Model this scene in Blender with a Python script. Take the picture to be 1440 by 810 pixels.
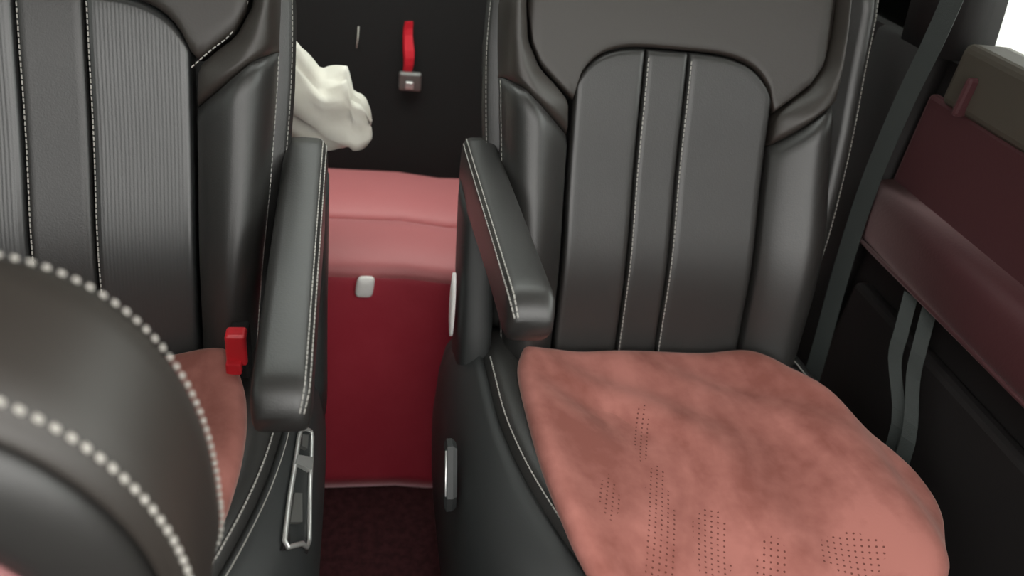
import bpy, bmesh, math, random
from mathutils import Vector, Matrix
random.seed(7)
S = bpy.context.scene
COL = S.collection
for o in list(bpy.data.objects): bpy.data.objects.remove(o)

# ------------------------------------------------------------------ camera
cd = bpy.data.cameras.new('camera'); cam = bpy.data.objects.new('camera', cd); COL.objects.link(cam)
cd.lens = 27.5; cd.sensor_width = 36; cd.clip_start = .01
cam.matrix_world = Matrix((( 0.97991, -0.01782, -0.19865, 0.0),
                           (-0.15380,  0.56664, -0.80948, 0.0),
                           ( 0.12699,  0.82377,  0.55251, 1.37),
                           (0, 0, 0, 1)))
S.camera = cam
cd.dof.use_dof = True; cd.dof.focus_distance = 1.12; cd.dof.aperture_fstop = 2.8
# ------------------------------------------------------------------ daylight
w = bpy.data.worlds.new('overcast_sky'); S.world = w; w.use_nodes = True
bg = w.node_tree.nodes['Background']; bg.inputs[0].default_value = (1, .985, .95, 1); bg.inputs[1].default_value = 3.8
S.view_settings.view_transform = 'Standard'; S.view_settings.look = 'None'
S.view_settings.gamma = 1; S.view_settings.use_curve_mapping = False
S.view_settings.exposure = 0.15

# ------------------------------------------------------------------ materials
def mat(name, col, rough=.5, spec=.5, metal=0, sheen=0, sheen_tint=(1,1,1), noise=None, bump=None, wave=None, emit=None):
    m = bpy.data.materials.new(name); m.use_nodes = True
    nt = m.node_tree; N = nt.nodes; L = nt.links; b = N['Principled BSDF']
    b.inputs['Base Color'].default_value = (*col, 1); b.inputs['Roughness'].default_value = rough
    b.inputs['Specular IOR Level'].default_value = spec; b.inputs['Metallic'].default_value = metal
    b.inputs['Sheen Weight'].default_value = sheen; b.inputs['Sheen Roughness'].default_value = .4
    b.inputs['Sheen Tint'].default_value = (*sheen_tint, 1)
    tc = N.new('ShaderNodeTexCoord')
    if noise:
        sc, c2, lo, hi = noise
        n = N.new('ShaderNodeTexNoise'); n.inputs['Scale'].default_value = sc; n.inputs['Detail'].default_value = 5
        n.inputs['Roughness'].default_value = .6
        L.new(tc.outputs['Object'], n.inputs['Vector'])
        r = N.new('ShaderNodeMapRange'); r.inputs[1].default_value = lo; r.inputs[2].default_value = hi
        L.new(n.outputs['Fac'], r.inputs[0])
        x = N.new('ShaderNodeMix'); x.data_type = 'RGBA'
        x.inputs[6].default_value = (*col, 1); x.inputs[7].default_value = (*c2, 1)
        L.new(r.outputs[0], x.inputs[0]); L.new(x.outputs[2], b.inputs['Base Color'])
    if bump:
        sc, st = bump
        n = N.new('ShaderNodeTexNoise'); n.inputs['Scale'].default_value = sc; n.inputs['Detail'].default_value = 3
        L.new(tc.outputs['Object'], n.inputs['Vector'])
        bp = N.new('ShaderNodeBump'); bp.inputs['Strength'].default_value = st; bp.inputs['Distance'].default_value = .002
        L.new(n.outputs['Fac'], bp.inputs['Height']); L.new(bp.outputs[0], b.inputs['Normal'])
        if wave:
            wv = N.new('ShaderNodeTexWave'); wv.bands_direction = 'X'; wv.inputs['Scale'].default_value = wave
            L.new(tc.outputs['Object'], wv.inputs['Vector'])
            b2 = N.new('ShaderNodeBump'); b2.inputs['Strength'].default_value = .13; b2.inputs['Distance'].default_value = .001
            L.new(wv.outputs['Fac'], b2.inputs['Height']); L.new(bp.outputs[0], b2.inputs['Normal'])
            L.new(b2.outputs[0], b.inputs['Normal'])
    return m
LEATHER = mat('black_leather', (.024,.0235,.0225), .40, .75, bump=(420,.12), noise=(9,(.028,.027,.0255),.4,.65))
RIBBED = mat('ribbed_leather', (.029,.030,.030), .36, .95, bump=(420,.10), wave=62)
YOKE = mat('smooth_leather', (.030,.025,.021), .48, .7, bump=(300,.10))  # brown cast of the lit leather is put into this base colour
PLASTIC = mat('dark_plastic', (.026,.028,.028), .5, .45, bump=(700,.08))
BLACK = mat('black_fabric', (.012,.011,.011), .85, .2, bump=(500,.2))
THREAD = mat('pale_thread', (.40,.39,.36), .7, .3)
COARSE = mat('coarse_thread', (.46,.44,.40), .6, .3, bump=(900,.3))
RED = mat('red_velour', (.40,.025,.046), .45, .5, sheen=1.0, sheen_tint=(1,.60,.63), bump=(160,.15), noise=(14,(.44,.034,.056),.4,.7))
PALERED = mat('pale_red_velour', (.50,.15,.155), .5, .45, sheen=.7, sheen_tint=(1,.66,.68), bump=(160,.15), noise=(14,(.50,.145,.15),.4,.7))  # bench top: paler, pinker base than the red front skirt
CARPET = mat('dark_carpet', (.060,.020,.022), .95, .1, bump=(240,.5), noise=(60,(.036,.014,.015),.4,.6))
MAROON = mat('maroon_door_cloth', (.060,.017,.020), .6, .4, sheen=.2, sheen_tint=(1,.7,.7), bump=(200,.15))
SILL = mat('olive_trim', (.075,.064,.050), .6, .4, bump=(300,.1))
DARK = mat('door_plastic', (.014,.012,.012), .7, .3, bump=(300,.1))
GREYTRIM = mat('pillar_trim', (.040,.047,.046), .6, .4, bump=(300,.1))
BELT = mat('belt_webbing', (.032,.038,.036), .65, .35, bump=(600,.3))
CHROME = mat('satin_chrome', (.66,.66,.64), .30, .5, metal=.7)
REDP = mat('red_plastic', (.62,.020,.030), .35, .5)
REDS = mat('red_strap', (.60,.008,.022), .6, .4, bump=(500,.3))
WHITE = mat('white_cloth', (.78,.76,.68), .8, .3, bump=(40,.3), noise=(12,(.70,.67,.58),.4,.7))
WPLAS = mat('white_plastic', (.85,.83,.80), .4, .5)
GREY = mat('grey_metal', (.20,.20,.19), .45, .5, metal=.6)
BEIGE = mat('headliner', (.42,.38,.33), .9, .2, bump=(300,.2))
PALE = mat('concrete', (.62,.61,.58), .9, .2, noise=(2,(.55,.54,.52),.4,.6), bump=(30,.2))
ROSE = mat('rose_insert', (.30,.13,.13), .5, .4, bump=(200,.1))

def suede():
    m = mat('brown_suede', (.40,.150,.118), .9, .15, sheen=.25, sheen_tint=(1,.78,.7))
    nt = m.node_tree; N = nt.nodes; L = nt.links; b = N['Principled BSDF']; tc = N.new('ShaderNodeTexCoord')
    def math_(op, a, b_=None):
        n = N.new('ShaderNodeMath'); n.operation = op
        for i, v in enumerate((a, b_)):
            if v is None: continue
            if isinstance(v, (int, float)): n.inputs[i].default_value = v
            else: L.new(v, n.inputs[i])
        return n.outputs[0]
    def noise(sc, det, stretch=None, dist=0):
        n = N.new('ShaderNodeTexNoise'); n.inputs['Scale'].default_value = sc; n.inputs['Detail'].default_value = det
        n.inputs['Distortion'].default_value = dist
        mp = N.new('ShaderNodeMapping'); L.new(tc.outputs['Object'], mp.inputs[0])
        if stretch: mp.inputs['Rotation'].default_value = (0,0,stretch[0]); mp.inputs['Scale'].default_value = (1, stretch[1], 1)
        L.new(mp.outputs[0], n.inputs['Vector']); return n.outputs['Fac']
    n1 = noise(9, 6, (.5,.45), .6); n2 = noise(38, 4)
    mixv = math_('ADD', math_('MULTIPLY', n1, .75), math_('MULTIPLY', n2, .25))
    cr = N.new('ShaderNodeValToRGB'); L.new(mixv, cr.inputs[0])
    cr.color_ramp.elements[0].position = .38; cr.color_ramp.elements[0].color = (.26,.092,.074,1)
    cr.color_ramp.elements[1].position = .60; cr.color_ramp.elements[1].color = (.43,.172,.145,1)
    sx = N.new('ShaderNodeSeparateXYZ'); mp = N.new('ShaderNodeMapping'); mp.inputs['Rotation'].default_value = (0,0,.35)
    L.new(tc.outputs['Object'], mp.inputs[0]); L.new(mp.outputs[0], sx.inputs[0])
    def cell(o, p): return math_('SUBTRACT', math_('FRACT', math_('DIVIDE', o, p)), .5)
    cx = cell(sx.outputs[0], .0085); cy = cell(sx.outputs[1], .0085)
    d = math_('SQRT', math_('ADD', math_('MULTIPLY', cx, cx), math_('MULTIPLY', cy, cy)))
    dot = math_('LESS_THAN', d, .17)
    # punched holes come in clusters
    sep = N.new('ShaderNodeSeparateXYZ'); L.new(tc.outputs['Object'], sep.inputs[0])
    clus = None
    for ex, ey, rx, ry, sk in ((-.105,-.15,.022,.11,.3),(-.04,-.17,.026,.06,.3),(.03,-.205,.02,.04,.3),(.145,-.20,.04,.035,0),(-.165,-.10,.014,.04,.2),(-.075,.03,.012,.06,.3)):
        dy = math_('SUBTRACT', sep.outputs[1], ey)
        dx = math_('SUBTRACT', math_('SUBTRACT', sep.outputs[0], ex), math_('MULTIPLY', dy, sk))
        qx = math_('DIVIDE', dx, rx); qy = math_('DIVIDE', dy, ry)
        e = math_('ADD', math_('MULTIPLY', qx, qx), math_('MULTIPLY', qy, qy))
        e = math_('LESS_THAN', math_('ADD', e, math_('MULTIPLY', math_('SUBTRACT', n2, .5), 2.0)), 1.0)
        clus = e if clus is None else math_('MAXIMUM', clus, e)
    hole = math_('MULTIPLY', dot, clus)
    x = N.new('ShaderNodeMix'); x.data_type = 'RGBA'; x.inputs[7].default_value = (.10,.03,.022,1)
    L.new(cr.outputs[0], x.inputs[6]); L.new(math_('MULTIPLY', hole, .85), x.inputs[0]); L.new(x.outputs[2], b.inputs['Base Color'])
    bp = N.new('ShaderNodeBump'); bp.inputs['Strength'].default_value = .35; bp.inputs['Distance'].default_value = .004
    L.new(math_('ADD', n1, math_('MULTIPLY', noise(220, 2), .12)), bp.inputs['Height']); L.new(bp.outputs[0], b.inputs['Normal'])
    return m
SUEDE = suede()

# ------------------------------------------------------------------ helpers
def link(name, verts, faces, m, parent=None, smooth=True, recalc=True):
    me = bpy.data.meshes.new(name)
    bm = bmesh.new()
    vs = [bm.verts.new(v) for v in verts]
    for f in faces:
        try: bm.faces.new([vs[i] for i in f])
        except ValueError: pass
    if recalc: bmesh.ops.recalc_face_normals(bm, faces=bm.faces)
    bm.to_mesh(me); bm.free()
    if smooth:
        for p in me.polygons: p.use_smooth = True
    me.materials.append(m)
    o = bpy.data.objects.new(name, me); COL.objects.link(o)
    if parent: o.parent = parent
    return o
def tag(o, label, cat, group=None, kind=None):
    if label: o['label'] = label
    if cat: o['category'] = cat
    if group: o['group'] = group
    if kind: o['kind'] = kind
    return o
def thing(name, label, cat, loc=(0,0,0), group=None):
    o = bpy.data.objects.new(name, None); COL.objects.link(o); o.location = loc; o.empty_display_size = .05
    return tag(o, label, cat, group)
def loft(name, rows, m, parent=None, closed=True, caps=True, smooth=True):
    n = len(rows[0]); v = [p for r in rows for p in r]; f = []
    for i in range(len(rows)-1):
        for j in range(n if closed else n-1):
            k = (j+1) % n
            f.append((i*n+j, i*n+k, (i+1)*n+k, (i+1)*n+j))
    if caps and closed:
        f.append(tuple(range(n))); f.append(tuple((len(rows)-1)*n+j for j in range(n)))
    return link(name, v, f, m, parent, smooth)
def box(name, lo, hi, m, parent=None, bev=.004, seg=2):
    bm = bmesh.new(); bmesh.ops.create_cube(bm, size=1)
    for v in bm.verts:
        v.co = Vector([(lo[i]+hi[i])/2 + v.co[i]*(hi[i]-lo[i]) for i in range(3)])
    if bev: bmesh.ops.bevel(bm, geom=bm.edges[:], offset=bev, segments=seg, affect='EDGES', profile=.5)
    me = bpy.data.meshes.new(name); bm.to_mesh(me); bm.free(); me.materials.append(m)
    for p in me.polygons: p.use_smooth = False
    o = bpy.data.objects.new(name, me); COL.objects.link(o); o.parent = parent
    return o
def crom(pts, n):
    P = [Vector(p) for p in pts]; P = [P[0]*2-P[1]] + P + [P[-1]*2-P[-2]]; out = []
    for i in range(1, len(P)-2):
        a, b, c, d = P[i-1:i+3]
        for k in range(n):
            t = k/n
            out.append(.5*((2*b)+(c-a)*t+(2*a-5*b+4*c-d)*t*t+(3*b-a-3*c+d)*t**3))
    out.append(P[-2]); return out
def tube(name, pts, r, m, parent=None, n=8, cyclic=False):
    P = [Vector(p) for p in pts]; rows = []
    for i, p in enumerate(P):
        a = P[i-1] if (i or cyclic) else p
        b = P[(i+1) % len(P)] if (i < len(P)-1 or cyclic) else p
        t = (b-a).normalized(); ref = Vector((.13,.21,1)).normalized()
        if abs(t.dot(ref)) > .95: ref = Vector((1,.1,0))
        x = t.cross(ref).normalized(); y = t.cross(x)
        rr = r(i/(len(P)-1)) if callable(r) else r
        rows.append([p + rr*(math.cos(2*math.pi*k/n)*x + math.sin(2*math.pi*k/n)*y) for k in range(n)])
    if cyclic: rows.append(rows[0]); return loft(name, rows, m, parent, caps=False)
    return loft(name, rows, m, parent)
def ribbon(name, pts, sides, thick, m, parent=None):
    """strap: pts centre line, sides half-width vectors"""
    rows = []
    for i, p in enumerate(pts):
        p = Vector(p); s = Vector(sides[i] if isinstance(sides, list) else sides)
        a = Vector(pts[max(0,i-1)]); b = Vector(pts[min(len(pts)-1,i+1)])
        nrm = (b-a).normalized().cross(s).normalized()*thick/2
        rows.append([p-s-nrm, p+s-nrm, p+s+nrm, p-s+nrm])
    return loft(name, rows, m, parent, smooth=False)
def stitches(name, pts, nrms, m, parent, dash=.0055, gap=.0022, hw=.0008, hh=.0007):
    """a row of small thread dashes along a polyline that lies on a surface"""
    P = [Vector(p) for p in pts]; v = []; f = []; acc = 0
    L = [0]
    for i in range(1, len(P)): L.append(L[-1]+(P[i]-P[i-1]).length)
    def at(d):
        for i in range(1, len(P)):
            if L[i] >= d:
                t = (d-L[i-1])/max(1e-9, L[i]-L[i-1]); return P[i-1].lerp(P[i], t), Vector(nrms[i])
        return P[-1], Vector(nrms[-1])
    d = 0
    while d + dash < L[-1]:
        a, n = at(d); b, _ = at(d+dash); t = (b-a).normalized(); s = t.cross(n).normalized()*hw; h = n.normalized()*hh
        k = len(v)
        for q in (a, b):
            v += [q-s-h, q+s-h, q+s+h, q-s+h]
        f += [(k,k+1,k+5,k+4),(k+1,k+2,k+6,k+5),(k+2,k+3,k+7,k+6),(k+3,k,k+4,k+7),(k,k+3,k+2,k+1),(k+4,k+5,k+6,k+7)]
        d += dash+gap
    o = link(name, v, f, m, parent, smooth=False, recalc=False); o['kind'] = 'stuff'
    return o
def smooth01(x): x = max(0, min(1, x)); return x*x*(3-2*x)
def sinterp(x, tab):
    """smooth version of interp"""
    n = len(tab)
    if x <= tab[0][0]: return tab[0][1]
    if x >= tab[-1][0]: return tab[-1][1]
    def slope(i):
        a, b = max(0, i-1), min(n-1, i+1); return (tab[b][1]-tab[a][1])/(tab[b][0]-tab[a][0])
    for i in range(n-1):
        if x <= tab[i+1][0]:
            h = tab[i+1][0]-tab[i][0]; t = (x-tab[i][0])/h
            return ((2*t**3-3*t*t+1)*tab[i][1]+(t**3-2*t*t+t)*h*slope(i)+(-2*t**3+3*t*t)*tab[i+1][1]+(t**3-t*t)*h*slope(i+1))
def interp(x, tab):
    if x <= tab[0][0]: return tab[0][1]
    for (a, fa), (b, fb) in zip(tab, tab[1:]):
        if x <= b: return fa+(fb-fa)*(x-a)/(b-a)
    return tab[-1][1]

# ------------------------------------------------------------------ the setting: the cabin of a van
def struct(o): o['kind'] = 'structure'; return o
XR, XL, YB, YF, ZC = 1.0, -.98, 2.75, -.95, 1.66
struct(box('floor', (XL-.05,YF,-.05), (XR+.05,YB,0), CARPET, bev=0))
def frame(name, o0, o1, i0, i1, z0, z1, m):
    V = []
    for z in (z0, z1):
        V += [(o0[0],o0[1],z),(o1[0],o0[1],z),(o1[0],o1[1],z),(o0[0],o1[1],z),(i0[0],i0[1],z),(i1[0],i0[1],z),(i1[0],i1[1],z),(i0[0],i1[1],z)]
    F = []
    for k in range(4):
        j = (k+1) % 4
        F += [(k,j,4+j,4+k),(8+k,8+j,12+j,12+k),(k,j,8+j,8+k),(4+k,4+j,12+j,12+k)]
    return link(name, V, F, m, smooth=False)
struct(frame('ceiling', (XL-.05,.12), (XR+.05,YB), (-.55,1.15), (.65,2.45), ZC, ZC+.05, BEIGE))  # roof opening is added, to bring top light onto bench and seats
struct(box('wall_back', (XL-.05,YB,0), (XR+.05,YB+.05,1.05), BLACK, bev=0))
struct(box('wall_front', (XL-.05,YF-.05,0), (XR+.05,YF,1.24), BLACK, bev=0))
struct(box('wall_left', (XL-.05,YF,0), (XL,YB,1.10), DARK, bev=0))
struct(box('ground', (-9,-9,-.45), (9,9,-.35), PALE, bev=0))
for n, (y0, y1) in enumerate(((-.25,-.15),(1.22,1.36),(2.65,2.75)), 1):
    struct(box('trim_%d' % n, (XL-.05,y0,1.10), (XL,y1,ZC), GREYTRIM, bev=.01))
# right-hand door with its parts
door = box('wall_right', (XR,YF,0), (XR+.06,YB,1.045), DARK, bev=0); struct(door)
SL = [(-.4,1.085),(.4,1.085),(1.32,1.085)]
struct(box('trim_4', (XR-.028,-.40,.985), (XR+.06,1.15,1.09), SILL, bev=.014, seg=3))          # window sill cap
pill = [(1.20,1.0),(1.42,1.0)]
# pillar beside the belt, leaning back towards the roof
rows = []
for z in (1.05,1.2,1.35,1.5,ZC):
    d = (z-1.05)*.22
    rows.append([Vector((XR-.04,1.195+d,z)), Vector((XR-.015,1.175+d,z)), Vector((XR+.06,1.175+d,z)), Vector((XR+.06,1.31+d,z)), Vector((XR-.02,1.31+d,z)), Vector((XR-.04,1.29+d,z))])
struct(loft('trim_5', rows, DARK))
rows = []
for z in (0,.5,1.05):
    rows.append([Vector((XR-.05,1.215,z)), Vector((XR-.02,1.195,z)), Vector((XR,1.195,z)), Vector((XR,1.38,z)), Vector((XR-.02,1.38,z)), Vector((XR-.05,1.35,z))])
struct(loft('trim_6', rows, DARK))
struct(box('trim_7', (XR,2.65,1.05), (XR+.06,YB,ZC), GREYTRIM, bev=.01))
struct(box('trim_8', (XR,-.30,1.05), (XR+.06,-.18,ZC), GREYTRIM, bev=.01))
GLASS = bpy.data.materials.new('window_glass'); GLASS.use_nodes = True
nt = GLASS.node_tree; nt.nodes.clear()
out = nt.nodes.new('ShaderNodeOutputMaterial'); mx = nt.nodes.new('ShaderNodeMixShader'); tr = nt.nodes.new('ShaderNodeBsdfTransparent')
gl = nt.nodes.new('ShaderNodeBsdfGlossy'); gl.inputs['Roughness'].default_value = .02; tr.inputs[0].default_value = (.90,.93,.92,1)
fr = nt.nodes.new('ShaderNodeFresnel'); fr.inputs[0].default_value = 1.3
nt.links.new(fr.outputs[0], mx.inputs[0]); nt.links.new(tr.outputs[0], mx.inputs[1]); nt.links.new(gl.outputs[0], mx.inputs[2]); nt.links.new(mx.outputs[0], out.inputs[0])
struct(box('window_1', (XR+.03,-.18,1.06), (XR+.034,1.22,ZC), GLASS, bev=0))
TINT = GLASS.copy(); TINT.name = 'dimming_glass'  # tint added to dim the daylight from the side and rear panes
for n_ in TINT.node_tree.nodes:
    if n_.type == 'BSDF_TRANSPARENT': n_.inputs[0].default_value = (.42,.44,.43,1)
struct(box('window_2', (XR+.03,1.25,1.045), (XR+.034,2.65,ZC), TINT, bev=0))
struct(box('window_3', (XL-.034,-.15,1.10), (XL-.03,1.22,ZC), TINT, bev=0))
struct(box('window_4', (XL-.034,1.36,1.10), (XL-.03,2.65,ZC), TINT, bev=0))
struct(box('added_roof_glass', (-.57,1.13,ZC+.052), (.67,2.47,ZC+.058), GLASS, bev=0))  # unseen roof pane, added to let light in from above
struct(box('window_6', (XL-.03,YB+.02,1.05), (XR+.03,YB+.024,ZC), TINT, bev=0))

# door upholstery, armrest ledge, lower pocket
def prism_y(name, prof, y0, y1, m, parent=None, rake=0, steps=1):
    rows = [[Vector((x, y0+(y1-y0)*i/steps, z + rake*(y0+(y1-y0)*i/steps-1.2))) for x, z in prof] for i in range(steps+1)]
    return loft(name, rows, m, parent, smooth=False)
t = thing('door_panel', 'maroon cloth door panel with a long padded armrest ledge under the bright window', 'door panel', (XR,.6,0))
def rel(o, t): 
    o.parent = t
    o.matrix_parent_inverse = Matrix.Translation(-t.location); return o
o = box('upholstery', (XR-.022,-.3,.70), (XR-.001,1.185,.99), MAROON, bev=.008); rel(o, t)
prof = crom([(.999,.825,0),(.97,.825,0),(.945,.820,0),(.931,.806,0),(.926,.785,0),(.926,.755,0),(.929,.730,0),(.936,.717,0),(.95,.712,0),(.999,.705,0)], 4)
o = prism_y('armrest_ledge', [(p.x, p.y) for p in prof], -.3, 1.178, MAROON, rake=0.0, steps=4); rel(o, t)
for p in o.data.polygons: p.use_smooth = len(p.vertices) == 4
o = tube('ledge_piping', [(.931, y, .716) for y in (-.28,.2,.7,1.17)], .004, MAROON); rel(o, t)
o = box('lower_pocket', (XR-.035,-.3,.10), (XR-.001,1.15,.62), DARK, bev=.012); rel(o, t)
o = box('door_pull', (XR-.045,1.082,.985), (XR-.02,1.094,1.05), MAROON, bev=.006); rel(o, t)

# ------------------------------------------------------------------ second-row bench behind
t = thing('rear_bench', 'red velour rear bench with a black backrest, seen through the aisle', 'bench', (.0,1.6,0))
def bench(name, prof, m, x0=-.90, x1=.94):
    xs = [x0, x0+.02, -.5, -.2, 0, .1, .2, .5, x1-.02, x1]
    rows = []
    for x in xs:
        sag = .004*math.sin(x*23)+.003*math.sin(x*51+1)
        rows.append([Vector((x, y+sag*.6, z+sag)) for y, z in prof])
    return rel(loft(name, rows, m), t)
def P2(pts, n=6): return [(p.x, p.y) for p in crom([(a,b,0) for a,b in pts], n)]
bench('front_skirt', P2([(1.205,.004),(1.235,.16),(1.262,.32),(1.289,.485),(1.303,.505),(1.33,.48),(1.36,.40),(1.33,.15),(1.30,.006)],5), RED)
bench('cushion_roll', P2([(1.293,.497),(1.296,.515),(1.315,.531),(1.37,.539),(1.45,.535),(1.488,.520),(1.50,.495),(1.45,.46),(1.34,.47)],6), PALERED)
bench('seat_cushion', P2([(1.505,.47),(1.502,.500),(1.52,.522),(1.58,.530),(1.66,.527),(1.73,.520),(1.80,.50),(1.80,.44),(1.6,.42)],6), PALERED)
br = bench('backrest', P2([(1.72,.44),(1.735,.55),(1.79,.70),(1.85,.86),(1.91,1.02),(1.95,1.08),(2.0,1.09),(2.05,1.03),(2.0,.8),(1.93,.5),(1.86,.40)],5), BLACK)
# small white fitting at the top of the red front
rows = []
for k, sc in enumerate((.55,.92,1,.97,.8,.4)):
    d = (0,.002,.006,.010,.013,.0145)[k]
    r = []
    for j in range(24):
        a = 2*math.pi*j/24; ca, sa = math.cos(a), math.sin(a)
        u = .0175*sc*math.copysign(abs(ca)**.45, ca); v = .0215*sc*math.copysign(abs(sa)**.5, sa)
        u += .12*v
        r.append(Vector((.022+u, 1.287+v*.18-d, .494+v*.98-d*.18)))
    rows.append(r)
tag(loft('plastic_clip', rows, WPLAS), 'small white rounded plastic clip on the red front of the rear bench', 'clip')
# red strap with grey clip on the black backrest
t2 = thing('strap_buckle', 'short bright red strap with a grey metal clip on the black backrest', 'strap', (.115,1.79,.71))
def bk(z): return interp(z, [(.55,1.735),(.70,1.79),(.86,1.85),(1.02,1.91)])
pts = [(.114+.002*math.sin(k*.9), bk(z)-.022-.006*math.sin(k*.8), z) for k, z in enumerate([.752+.0145*i for i in range(8)])]
o = ribbon('strap', pts, [( .011*(1-.35*abs(i-3)/4),.004,0) for i in range(8)], .010, REDS); rel(o, t2)
o = box('metal_clip', (.094,1.766,.712), (.146,1.786,.754), GREY, bev=.005); rel(o, t2)
o = box('clip_tongue', (.108,1.761,.718), (.128,1.769,.736), CHROME, bev=.003); rel(o, t2)
# loose pale thread on the backrest
o = tube('loose_thread', [(.001, bk(.83)-.006,.832),(.0,bk(.81)-.006,.81),(-.003,bk(.787)-.006,.787)], .0010, WHITE)
tag(o, 'thin loose white thread on the black backrest left of the red strap', 'thread')

# ------------------------------------------------------------------ captain seats
TH = math.radians(20); SN, CS = math.sin(TH), math.cos(TH)
def make_seat(side, cx, dy, dz, pin, pout, seams, oin, oout, gi, arm_tilt, arm_front, label, mark):
    """side +1: aisle on the +x side.  u>0 is the aisle side of the seat."""
    base = Vector((cx, .80+dy, 0))
    T = thing('captain_seat', label, 'seat', base, 'captain seats')
    def W(u, y, z): return Vector((side*u, y+dy-base.y, z+dz))
    def B(u, s, wv): return W(u, 1.03+s*SN-wv*CS, .54+s*CS+wv*SN)
    BN = Vector((0,-CS,SN))
    def arch(u):
        h = pin if u > 0 else pout
        q = min(1, abs(u/(h+.008))); return .36+.15*max(0, 1-q**4)**.4
    def curve_in(s, h):            # edge of the yoke against the shoulder
        return interp(s, [(.36,h),(.42,h+.004),(.445,h+.03),(.465,h+.055),(.507,h+.078),(.56,h+.084),(.68,h+.080)])
    def ylow(u):
        h = pin if u > 0 else pout
        a = abs(u)
        if a <= h: return max(arch(u), .42)
        return interp(a, [(h,.42),(h+.03,.445),(h+.055,.465),(h+.078,.507),(h+.084,.56)])
    def dish(u, s):                # overall shape of the front surface
        return .006 + .014*math.exp(-((s-.16)/.12)**2) - .05*max(0, s-.42)**1.2 + .010*(u/.18)**2
    # ---- panels of the centre
    edges = [-pout+.002, seams[0], seams[1], pin-.002]
    def patch(name, uL, uR, sB, sT, m, r=.007, lift=0, n=14, mm=34, depth=.03):
        V = []; F = []
        cols = [0, .02, .05, .1] + [.1+.8*k/(n-1) for k in range(1, n-1)] + [.9, .95, .98, 1]
        rws = [0, .008, .02, .04] + [.04+.92*k/(mm-1) for k in range(1, mm-1)] + [.96, .98, .992, 1]
        for t_ in rws:
            row = []
            for a in cols:
                u = uL+(uR-uL)*a; s0 = sB(u); s1 = sT(u); s = s0+(s1-s0)*t_
                d = min(min(a, 1-a)*(uR-uL), min(t_, 1-t_)*max(.02, s1-s0))
                drop = r-math.sqrt(max(0, r*r-(r-min(r, d))**2))
                row.append(B(u, s, dish(u, s)+lift-drop))
            V.append(row)
        rim = lambda row, k: row
        nC = len(cols); nR = len(rws)
        verts = [p for row in V for p in row]
        for i in range(nR-1):
            for j in range(nC-1):
                F.append((i*nC+j, i*nC+j+1, (i+1)*nC+j+1, (i+1)*nC+j))
        ring = [j for j in range(nC)] + [i*nC+nC-1 for i in range(1, nR)] + [(nR-1)*nC+j for j in range(nC-2, -1, -1)] + [i*nC for i in range(nR-2, 0, -1)]
        off = len(verts)
        for k in ring: verts.append(verts[k]-BN*depth)
        for k in range(len(ring)):
            k2 = (k+1) % len(ring)
            F.append((ring[k], ring[k2], off+k2, off+k))
        F.append(tuple(off+k for k in range(len(ring))))
        return link(name, verts, F, m, T)
    for k in range(3):
        g = .0012
        p = patch('back_panel', edges[k]+g, edges[k+1]-g, lambda u: -.06, arch, RIBBED if k != 1 and mark else LEATHER, r=.008)
    for k, us in enumerate(seams):
        off = .0042*(1 if k == 0 else -1)
        off = .0045*side
        pts = [B(us+off, s, dish(us, s)-.0006) for s in [-.04+.0135*i for i in range(41)]]
        stitches('stitching', pts, [BN]*len(pts), THREAD, T)
    # ---- bolsters and shoulders
    def outer(s, sg):
        tab = oin if sg > 0 else oout
        return interp(s, tab)
    def wing(name, sg, E, sB, sT, m, puff, M=26, roll=True):
        rows = []
        nprof = None
        for i in range(M+1):
            t_ = i/M
            def at(a, prof_w, fr):
                pass
            row = []
            # profile in (fraction, height)
            ctrl = [(0,-.03),(.015,-.006),(.06,.004),(.28,puff*.62),(.55,puff),(.78,puff*.86),(.93,puff*.30),(1.0,-.022),(.985,-.06),(.93,-.09)]
            cr = crom([(a,b,0) for a, b in ctrl], 5)
            for q in cr:
                a = max(0, min(1, q.x)); 
                s0, s1 = sB(a), sT(a); tt = t_
                s = s0+(s1-s0)*tt
                e = E(s); ou = outer(s, sg); u = e+(ou-e)*q.x
                d = min(t_, 1-t_)*(s1-s0); r = .010
                drop = r-math.sqrt(max(0, r*r-(r-min(r, d))**2)) if roll else 0
                hb = dish(u if abs(u) < .2 else .2, s)
                row.append(B(sg*u, s, hb+q.y-drop - (.0 if q.y < 0 else 0)))
            rows.append(row)
        return loft(name, rows, m, T), rows
    for sg in (1, -1):
        h = pin if sg > 0 else pout
        diag = lambda a: interp(a, [(0,.365),(.35,.395),(.75,.435),(1,.45)])
        o, rws = wing('bolster', sg, lambda s: h+.002, lambda a: -.07, lambda a: diag(a)-.0015, LEATHER, .040)
        k = 36
        stitches('stitching', [r[k]+BN*.0004 for r in rws], [(rws[0][k]-rws[0][20]).normalized()*.6+BN*.8]*len(rws), THREAD, T, hw=.0007)
        o, rws = wing('shoulder', sg, lambda s: curve_in(s, h)+.0015, lambda a: diag(a)+.0015, lambda a: .66, YOKE, .030)
        ss = [.42+.01*i for i in range(20)]
        pts = [B(sg*(curve_in(s, h)-.004), s, dish(.15, s)+.0105) for s in ss]
        if mark: stitches('stitching', pts, [BN]*len(pts), THREAD, T, hw=.0008)
    patch('yoke', -(pout+.083), pin+.083, lambda u: ylow(u)+.002, lambda u: .66, YOKE, r=.014 if mark else .008, lift=.006 if mark else .002, n=40, mm=16)
    # headrest above the yoke
    rows = []
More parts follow.
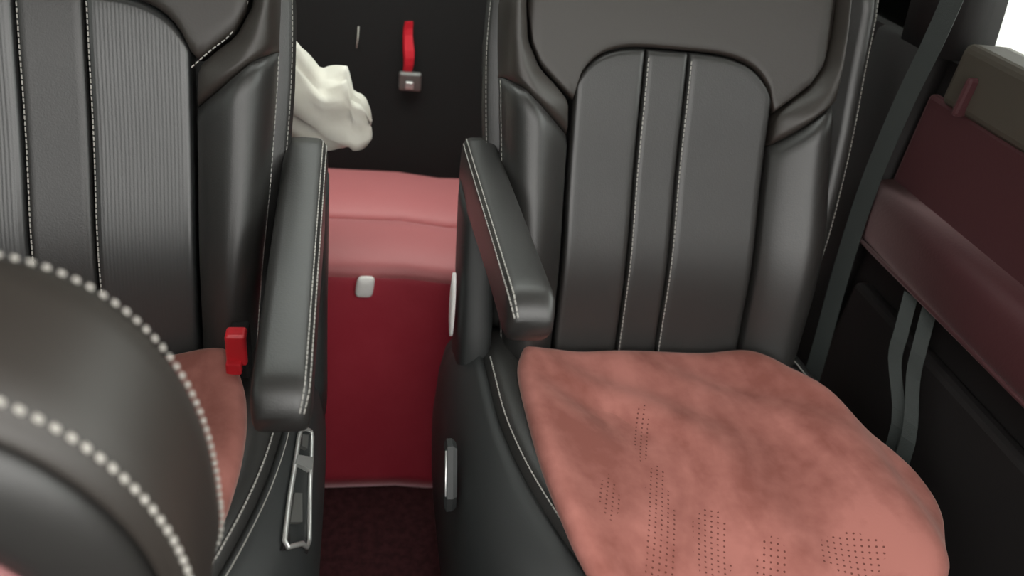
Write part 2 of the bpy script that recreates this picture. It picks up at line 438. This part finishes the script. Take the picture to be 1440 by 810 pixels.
    for s, hw, w0, w1 in ((.655,.10,-.03,.0),(.66,.135,-.05,.02),(.68,.15,-.06,.032),(.74,.155,-.065,.042),(.80,.145,-.06,.038),(.835,.12,-.05,.02),(.842,.08,-.035,.0)):
        r = []
        for j in range(28):
            a = 2*math.pi*j/28; c, s_ = math.cos(a), math.sin(a)
            r.append(B(hw*math.copysign(abs(c)**.7, c), s, (w0+w1)/2+(w1-w0)/2*math.copysign(abs(s_)**.7, s_)))
        rows.append(r)
    loft('headrest', rows, LEATHER, T)
    # ---- back shell with a stitched edge
    rows = []; line = []
    for s in [-.14,-.10,0,.1,.2,.3,.4,.5,.6,.655,.668]:
        k = .94 if s > .66 or s < -.12 else 1
        a, b = (outer(s, 1)+.020)*k, (outer(s, -1)+interp(s, [(-.1,.026),(.1,.040),(.25,.060),(.4,.084),(.65,.104)]))*k
        w0 = -.088
        sec = [(a-.05,-.075),(a-.01,-.072),(a,-.088),(a-.004,-.115),(a-.03,-.135),(a*.5,-.150),(-b*.5,-.150),(-b+.03,-.135),(-b+.004,-.105),(-b,-.060),(-b+.006,-.035),(-b+.018,-.026),(-b+.036,-.034),(-b+.052,-.075)]
        rows.append([B(u, s, wv) for u, wv in sec]); line.append((B(a-.005, s, -.0725), B(-b+.006, s, -.034)))
    o = loft('back_shell', rows, LEATHER, T)
    for c in (0, 1):
        pts = [p for p in crom([l[c] for l in line[1:-1]], 4)]
        stitches('stitching', pts, [BN]*len(pts), THREAD, T, hw=.0006)
    # ---- seat cushion with raised side bolsters
    ys = [.475,.482,.49,.50,.52]+[.54+.02*i for i in range(27)]+[1.075]
    def useam(y, sg=1): return sinterp(y, [(.47,.16),(.52,.185),(.578,.219),(.639,.243),(.738,.269),(.838,.283),(.943,.285),(1.1,.285)]) + (gi if sg > 0 else 0)
    def ztop(y): return sinterp(y, [(.47,.47),(.482,.51),(.50,.535),(.54,.552),(.60,.56),(.75,.555),(.9,.545),(1.08,.53)])
    rows = []
    for y in ys:
        a, b = useam(y), useam(y, -1); z = ztop(y); lo = .40
        sec = [(a,z-.03),(a-.002,z+.004),(a-.02,z+.020),(a-.045,z+.024),(a-.08,z+.012),(a-.12,z),(0,z-.010),(-b+.12,z),(-b+.08,z+.003),(-b+.045,z+.008),(-b+.02,z+.008),(-b+.002,z+.004),(-b,z-.03),(-b+.01,lo),(a-.01,lo)]
        rows.append([W(u, y, z_) for u, z_ in sec])
    o = loft('cushion', rows, LEATHER, T)
    for sg in (1, -1):
        pts = [W(sg*(useam(y, sg)-.010), y, ztop(y)+.0155) for y in [.49+.01*i for i in range(52)]]
        stitches('stitching', pts, [Vector((sg*side*.5,0,.85))]*len(pts), THREAD, T, dash=.005, gap=.0018, hw=.0010)
    # ---- side covers (aisle side carries the controls)
    for sg in (1, -1):
        rows = []
        for y in [.47,.476,.49,.50]+[.52+.02*i for i in range(31)]+[1.135,1.14]:
            uo = sinterp(y, [(.47,.20),(.476,.235),(.49,.262),(.52,.288),(.58,.318),(.64,.336),(.70,.345),(1.0,.348),(1.12,.34),(1.135,.325),(1.14,.31)])
            if sg > 0: uo += gi*.35
            us = useam(min(y, 1.08), sg)+.0005; z = ztop(y) if y < 1.08 else .52
            if y > 1.125: z -= .02
            uo = max(uo, us+.012); m_ = uo-us
            sec = [(us-.02,z-.05),(us-.001,z+.004),(us+.006,z+.007),(us+.25*m_,z-.001),(us+.55*m_,z-.014),(us+.85*m_,z-.045),(uo,z-.10),(uo+.004,z-.2),(uo-.002,.22),(uo-.03,.13),(uo-.06,.12),(us-.03,.20)]
            rows.append([W(sg*u, y, z_) for u, z_ in sec])
        loft('side_cover', rows, PLASTIC, T)
        if mark: stitches('stitching', [W(sg*(useam(y, sg)+.0085), y, ztop(y)+.0062) for y in [.50+.01*i for i in range(54)]], [Vector((0,0,1))]*54, THREAD, T, dash=.02, gap=.0006, hw=.0005)
    # pedestal and slide rails
    rows = []
    for z, k in ((-dz,1.0),(.02-dz,1.0),(.10,.93),(.16,.95),(.40,.97)):
        rows.append([W(u*k, .80+v*k, z) for u, v in ((.22,-.20),(.24,-.18),(.24,.24),(.22,.26),(-.22,.26),(-.24,.24),(-.24,-.18),(-.22,-.20))])
    loft('pedestal', rows, PLASTIC, T, smooth=False)
    # ---- armrest on the aisle side
    a0, a1 = gi+.262, gi+(.322 if side < 0 else .330)
    n = 26; L = .575; rows = []; lines = ([], [])
    pv = Vector((0,1.255,.80))
    zf, zr, yf, yr = arm_front[1], arm_front[2], arm_front[0], 1.26
    for i in range(n+1):
        t_ = i/n
        y = yr+(yf-yr)*t_; zt = zr+(zf-zr)*t_
        # lower outline: deep by the pivot, slimmer at the front, rounded end
        hgt = .105-.030*smooth01(t_*1.1)
        hw = (a1-a0)/2
        e = 0
        if t_ > .93: e = (t_-.93)/.07
        if t_ < .05: e = (.05-t_)/.05
        c = math.sqrt(max(.02, 1-e*e*.93))
        zt2 = zt-hgt*.5*(1-c)*.9; zb = zt-hgt+hgt*.5*(1-c)
        hw2 = hw*(.72+.28*c); um = (a0+a1)/2
        sec = []
        for j in range(32):
            an = 2*math.pi*j/32; ca, sa = math.cos(an), math.sin(an)
            sec.append(W(um+hw2*math.copysign(abs(ca)**.42, ca), y, (zt2+zb)/2+(zt2-zb)/2*math.copysign(abs(sa)**.5, sa)))
        rows.append(sec)
        for q, jj in enumerate((5, 3)):
            lines[q].append(sec[jj])
    arm = loft('armrest', rows, LEATHER, T)
    for q in (0, 1):
        nn = Vector((side*(.45 if q else .15), 0, .9)).normalized()
        pts = crom([p+nn*.0004 for p in lines[q]], 2)
        o = stitches('stitching', pts, [nn]*len(pts), THREAD, arm, hw=.0008)
    # pivot column that carries the armrest
    rows = []
    for z, y0, y1 in ((.42,.99,1.13),(.50,.99,1.135),(.58,1.02,1.15),(.66,1.07,1.20),(.74,1.10,1.235),(.765,1.12,1.23)):
        u0, u1 = a0+.004, a1+.004
        r = []
        for j in range(20):
            an = 2*math.pi*j/20; ca, sa = math.cos(an), math.sin(an)
            r.append(W((u0+u1)/2+(u1-u0)/2*math.copysign(abs(ca)**.5, ca), (y0+y1)/2+(y1-y0)/2*math.copysign(abs(sa)**.6, sa), z))
        rows.append(r)
    loft('armrest_bracket', rows, PLASTIC, T)
    return T, W, useam, ztop

OIN = [(-.1,.245),(.03,.250),(.25,.262),(.42,.275),(.56,.280),(.68,.262)]
OOUT = [(-.1,.285),(.06,.300),(.23,.312),(.44,.292),(.61,.284),(.68,.27)]
TR, WR, usR, ztR = make_seat(-1, .50, 0, 0, .163, .184, (-.029,.045), OIN, OOUT, 0, 0, (.715,.862,.835),
    'black leather captain seat on the right by the door, whole brown pad showing', False)
OL = [(-.1,.250),(.03,.258),(.13,.266),(.25,.278),(.42,.290),(.56,.292),(.68,.275)]
TL, WL, usL, ztL = make_seat(1, -.402, -.05, .03, .180, .180, (-.0425,.0425), OL, OL, .028, 0, (.71,.735,.815),
    'black leather captain seat on the left, partly behind the near headrest', True)

# control strip with chrome frame on the aisle side of the left seat
def on_side(W, us, zt, y, k, lift=0):
    """k 0..1 across the sloping top of the side cover"""
    u0 = us(y); uo = .345+.028*.35; m_ = uo-u0-.003
    a = interp(k, [(0,.10),(1,1.0)])
    z = zt(y)+interp(a, [(0,.006),(.25,-.001),(.55,-.014),(.85,-.045),(1,-.10)])
    return W(u0+.003+a*m_, y, z)+Vector((lift*.75,0,lift*.66))
def strip(name, corners, lift0, lift1, m, parent):
    P = [on_side(WL, usL, ztL, y, k, lift0) for y, k in corners] ; Q = [on_side(WL, usL, ztL, y, k, lift1) for y, k in corners]
    return loft(name, [P, Q], m, parent, smooth=False)
cp = strip('control_strip', [(.664,.54),(.700,.92),(.815,.78),(.884,.72),(.856,.29),(.74,.40)], -.004, .002, DARK, TL)
loop = []
cs = [(.664,.54),(.700,.92),(.815,.78),(.884,.72),(.856,.29),(.74,.40)]
for i in range(6):
    a, b = cs[i], cs[(i+1)%6]
    for q in (.12,.3,.5,.7,.88): loop.append(on_side(WL, usL, ztL, a[0]+(b[0]-a[0])*q, a[1]+(b[1]-a[1])*q, .004))
tube('chrome_frame', loop, .0032, CHROME, cp, cyclic=True)
strip('chrome_switch', [(.790,.31),(.806,.74),(.830,.73),(.806,.31)], .001, .009, CHROME, cp)
strip('seat_switch', [(.828,.42),(.834,.58),(.860,.56),(.850,.38)], .001, .007, GREY, cp)
strip('seat_switch', [(.700,.52),(.715,.72),(.755,.62),(.745,.47)], .001, .007, GREY, cp)
# lever on the aisle side of the right seat
rows = []
for x, k in ((.152,.9),(.146,1),(.138,1),(.134,.85)):
    rows.append([Vector((x-.50, .785+.8*k*v-.80, .50+.72*k*h)) for v, h in ((-.045,-.05),(-.02,-.06),(.04,.03),(.045,.055),(.02,.06),(-.04,-.02))])
lv = loft('recline_lever', rows, PLASTIC, TR, smooth=False)
tube('lever_edge', [p+Vector((.002,0,0)) for p in rows[3]], .0016, CHROME, lv, cyclic=True)
# pale oval cover on the pivot of the right seat
rows = []
for k, x in ((1,.168),(1,.163),(.6,.161)):
    rows.append([Vector((x-.50, 1.075+.018*k*math.cos(a)+.3*.05*k*math.sin(a)-.80, .60+.055*k*math.sin(a))) for a in [2*math.pi*j/20 for j in range(20)]])
loft('pivot_cap', rows, WPLAS, TR)

# red belt buckle between pad and armrest of the left seat
t = thing('belt_buckle', 'red seat belt buckle between the left seat pad and its armrest', 'buckle', (-.152,.90,.60))
o = box('buckle_body', (-.168,.885,.60), (-.142,.925,.675), BLACK, bev=.004); rel(o, t)
o = box('release_button', (-.171,.879,.628), (-.143,.905,.681), REDP, bev=.005, seg=3); rel(o, t)
o = box('button_lip', (-.171,.870,.620), (-.150,.884,.640), REDP, bev=.003); rel(o, t)

# ------------------------------------------------------------------ suede pads
def make_pad(cx, side, dy, dz, outline, label):
    base = Vector((cx, .76+dy, .56+dz))
    C = [Vector((p[0], p[1], 0)) for p in outline]
    pts = crom(C+[C[0]], 8)[:-1]
    ctr = Vector((sum(p.x for p in pts)/len(pts), sum(p.y for p in pts)/len(pts), 0))
    def h(u, y, r):
        d = .012*math.sin(u*17+y*9)*.25
        side_up = .030*smooth01((abs(u)-.10)/.14)-.03*smooth01((abs(u)-.255)/.06)
        z = interp(y, [(.44,.525),(.48,.548),(.54,.566),(.62,.576),(.75,.574),(.92,.566),(1.0,.57)])
        wr = .0050*math.sin((u*.8+y*.6)*46+2*math.sin(y*14))*smooth01((1-r)*3)
        return z+side_up+d+wr
    rows = []
    R_ = [.001,.12,.25,.38,.5,.6,.7,.78,.85,.90,.94,.97,.99,1.0]
    for r in R_:
        row = []
        for p in pts:
            q = ctr.lerp(p, r)
            drop = 0 if r < .9 else .022*(1-math.sqrt(max(0, 1-((r-.9)/.1)**2)))
            row.append(Vector((side*q.x, q.y-.76, h(q.x, q.y, r)-.56-drop)))
        rows.append(row)
    low = []
    for p in pts:
        q = ctr.lerp(p, .985); low.append(Vector((side*q.x, q.y-.76, h(q.x, q.y, 1)-.56-.026)))
    rows.append(low)
    o = loft('seat_pad', rows, SUEDE)
    o.location = base
    return tag(o, label, 'seat pad', 'brown suede seat pads')
make_pad(.50, 1, 0, 0, [(-.225,.985),(-.10,1.000),(.05,1.002),(.172,.993),(.235,.925),(.288,.85),(.328,.765),(.346,.69),(.330,.615),(.262,.520),(.17,.465),(.03,.45),(-.11,.46),(-.19,.50),(-.228,.58),(-.245,.70),(-.247,.82),(-.242,.93)],
    'brown suede seat pad with punched holes, lying on the right seat')
make_pad(-.402, 1, -.05, .03, [(-.225,.985),(-.10,1.000),(.05,1.002),(.20,.995),(.235,.965),(.262,.88),(.270,.78),(.262,.68),(.245,.60),(.215,.52),(.14,.465),(.03,.45),(-.11,.46),(-.19,.50),(-.228,.58),(-.245,.70),(-.247,.82),(-.242,.93)],
    'brown suede seat pad on the left seat, mostly hidden by the headrest')

# ------------------------------------------------------------------ near headrest (front seat), lower left
t = thing('front_seat', 'black leather headrest with coarse pale stitching filling the near left corner', 'headrest', (-.27,.42,0))
HC = (-.27,.84)
def ell(sc, rx, rz, ex, n=96):
    out = []
    for j in range(n):
        a = 2*math.pi*j/n; c, s = math.cos(a), math.sin(a)
        x = rx*sc*math.copysign(abs(c)**(2/ex), c); z = (rz if s >= 0 else .13)*sc*math.copysign(abs(s)**(2/ex), s)
        out.append((HC[0]+x, HC[1]+z))
    return out
def ring(sc, y, k):            # k 0 = near outline, 1 = far outline
    A = ell(sc, .165, .226, 2.1); Bq = ell(sc, .165, .24, 2.6)
    return [Vector((a[0]+(b[0]-a[0])*k, y, a[1]+(b[1]-a[1])*k)) for a, b in zip(A, Bq)]
rows = [ring(.985,.362,0), ring(1.0,.368,.05), ring(1.004,.385,.25), ring(1.006,.41,.5), ring(1.005,.435,.75), ring(1.0,.455,.95), ring(.985,.460,1)]
gus = rel(loft('gusset', rows, YOKE, caps=False), t)
rows = [ring(.985,.460,1), ring(.96,.468,1), ring(.85,.478,1), ring(.6,.486,1), ring(.3,.488,1), ring(.02,.489,1)]
rel(loft('far_panel', rows, LEATHER), t)
rows = [ring(.985,.362,0), ring(.96,.356,0), ring(.94,.347,0), ring(.92,.347,0), ring(.905,.353,0), ring(.895,.360,0)]
rel(loft('welt', rows, YOKE, caps=False), t)
rows = [ring(.895,.360,0), ring(.885,.350,0), ring(.86,.342,0), ring(.78,.333,0), ring(.68,.328,0), ring(.60,.328,0), ring(.585,.333,0)]
rel(loft('near_panel', rows, LEATHER, caps=False), t)
rows = [ring(.585,.333,0), ring(.575,.328,0), ring(.5,.323,0), ring(.25,.320,0), ring(.02,.319,0)]
rel(loft('insert', rows, ROSE), t)
# coarse stitches, one object each
def stitch_mesh():
    bm = bmesh.new(); bmesh.ops.create_icosphere(bm, subdivisions=1, radius=1)
    for v in bm.verts: v.co = Vector((v.co.x*.0042, v.co.y*.0026, v.co.z*.0026))
    me = bpy.data.meshes.new('stitch'); bm.to_mesh(me); bm.free(); me.materials.append(COARSE)
    for p in me.polygons: p.use_smooth = True
    return me
SM = stitch_mesh()
def along(loop, step):
    out = []; carry = 0
    for i in range(len(loop)):
        a, b = loop[i], loop[(i+1) % len(loop)]; l = (b-a).length
        d = carry
        while d < l: out.append((a.lerp(b, d/l), (b-a).normalized())); d += step
        carry = d-l
    return out
for lp, nr, step in ((ring(.992,.361,.02), Vector((0,-1,0)), .0108), (ring(1.008,.457,.97), Vector((0,1,0)), .0092)):
    for p, tg in along(lp, step):
        if p.z < .72: continue
        o = bpy.data.objects.new('stitch', SM); COL.objects.link(o)
        tilt = (tg+Vector((0,.35,0))).normalized()
        z = tilt.cross(Vector((0,1,0))).normalized(); y = z.cross(tilt)
        o.parent = gus
        o.matrix_basis = Matrix(((tilt.x,y.x,z.x,p.x),(tilt.y,y.y,z.y,p.y),(tilt.z,y.z,z.z,p.z),(0,0,0,1))) @ Matrix.Scale(.78 if nr.y > 0 else 1, 4)
for x in (-.32,-.22): rel(tube('headrest_post', [(x,.32,.58),(x,.41,.74)], .007, CHROME), t)
rows = []
for z, hw, y0, y1 in ((0,.20,.12,.36),(.10,.22,.11,.37),(.30,.235,.13,.38),(.48,.21,.15,.375),(.58,.16,.22,.37),(.615,.12,.25,.36)):
    r = []
    for j in range(28):
        a = 2*math.pi*j/28; c, s = math.cos(a), math.sin(a)
        r.append(Vector((-.30+hw*math.copysign(abs(c)**.5, c), (y0+y1)/2+(y1-y0)/2*math.copysign(abs(s)**.6, s), z)))
    rows.append(r)
rel(loft('backrest', rows, LEATHER), t)

# ------------------------------------------------------------------ seat belts by the door
t = thing('seat_belt', 'grey-green seat belt running down the pillar behind the right seat', 'seat belt', (.92,1.16,.40))
pts = [(.925,1.17,1.62),(.915,1.15,1.35),(.902,1.131,1.12),(.90,1.138,.99),(.90,1.138,.84),(.90,1.118,.68),(.90,1.075,.46),(.895,1.055,.33)]
pts = [tuple(p) for p in crom(pts, 4)]
o = ribbon('webbing', pts, (.009,-.014,0), .0016, BELT); rel(o, t)
o = box('anchor', (.88,1.03,.28), (.91,1.08,.35), GREY, bev=.006); rel(o, t)
t = thing('hanging_strap', 'faint grey-green strap looped down between the right pad and the door', 'strap', (.92,.85,.40))
for xa, ya, xb, yb in ((.905,.945,.905,.835),(.915,.905,.905,.805)):
    pts = [tuple(p) for p in crom([(xa+.033,ya+.03,.706),(xa+.012,ya-.01,.655),(xa+.004,ya-.035,.61),(xb,yb,.53),(xb,yb-.02,.40),(xb,yb-.03,.28)], 4)]
    o = ribbon('webbing', pts, (.006,-.011,0), .0016, BELT); rel(o, t)

# ------------------------------------------------------------------ crumpled white cloth behind the left seat
def cloth():
    V = []; F = []; n, m = 40, 30
    for i in range(n+1):
        a = i/n
        for j in range(m+1):
            b = j/m
            # bundle: a runs along +x out of the seat, b runs round the section
            x = -.30+.325*a
            top = interp(a, [(0,1.02),(.35,1.0),(.55,.945),(.66,.905),(.74,.872),(.82,.878),(.875,.885),(.895,.845),(.96,.832),(.99,.815),(1,.80)])
            bot = interp(a, [(0,.80),(.5,.762),(.7,.742),(.85,.738),(.95,.745),(.99,.752),(1,.765)])
            ang = 2*math.pi*b
            th = .055*math.sqrt(max(0.16, 1-max(0,(a-.6)/.4)**4))
            zc = (top+bot)/2; hz = (top-bot)/2
            fold = .009*math.sin(5*ang+9*a)+.006*math.sin(9*ang-14*a)+.004*math.sin(15*ang+22*a)
            V.append(Vector((x+.004*math.sin(2*ang+1)*a, 1.385+(th+fold)*math.cos(ang)*.9, zc+(hz+fold*.8)*math.copysign(abs(math.sin(ang))**.8, math.sin(ang)))))
    for i in range(n):
        for j in range(m):
            F.append((i*(m+1)+j, i*(m+1)+j+1, (i+1)*(m+1)+j+1, (i+1)*(m+1)+j))
    F.append(tuple(range(m))); F.append(tuple(n*(m+1)+j for j in range(m)))
    o = link('white_cloth', V, F, WHITE)
    return tag(o, 'crumpled white cloth bundle sticking out behind the left seat', 'cloth')
cloth()
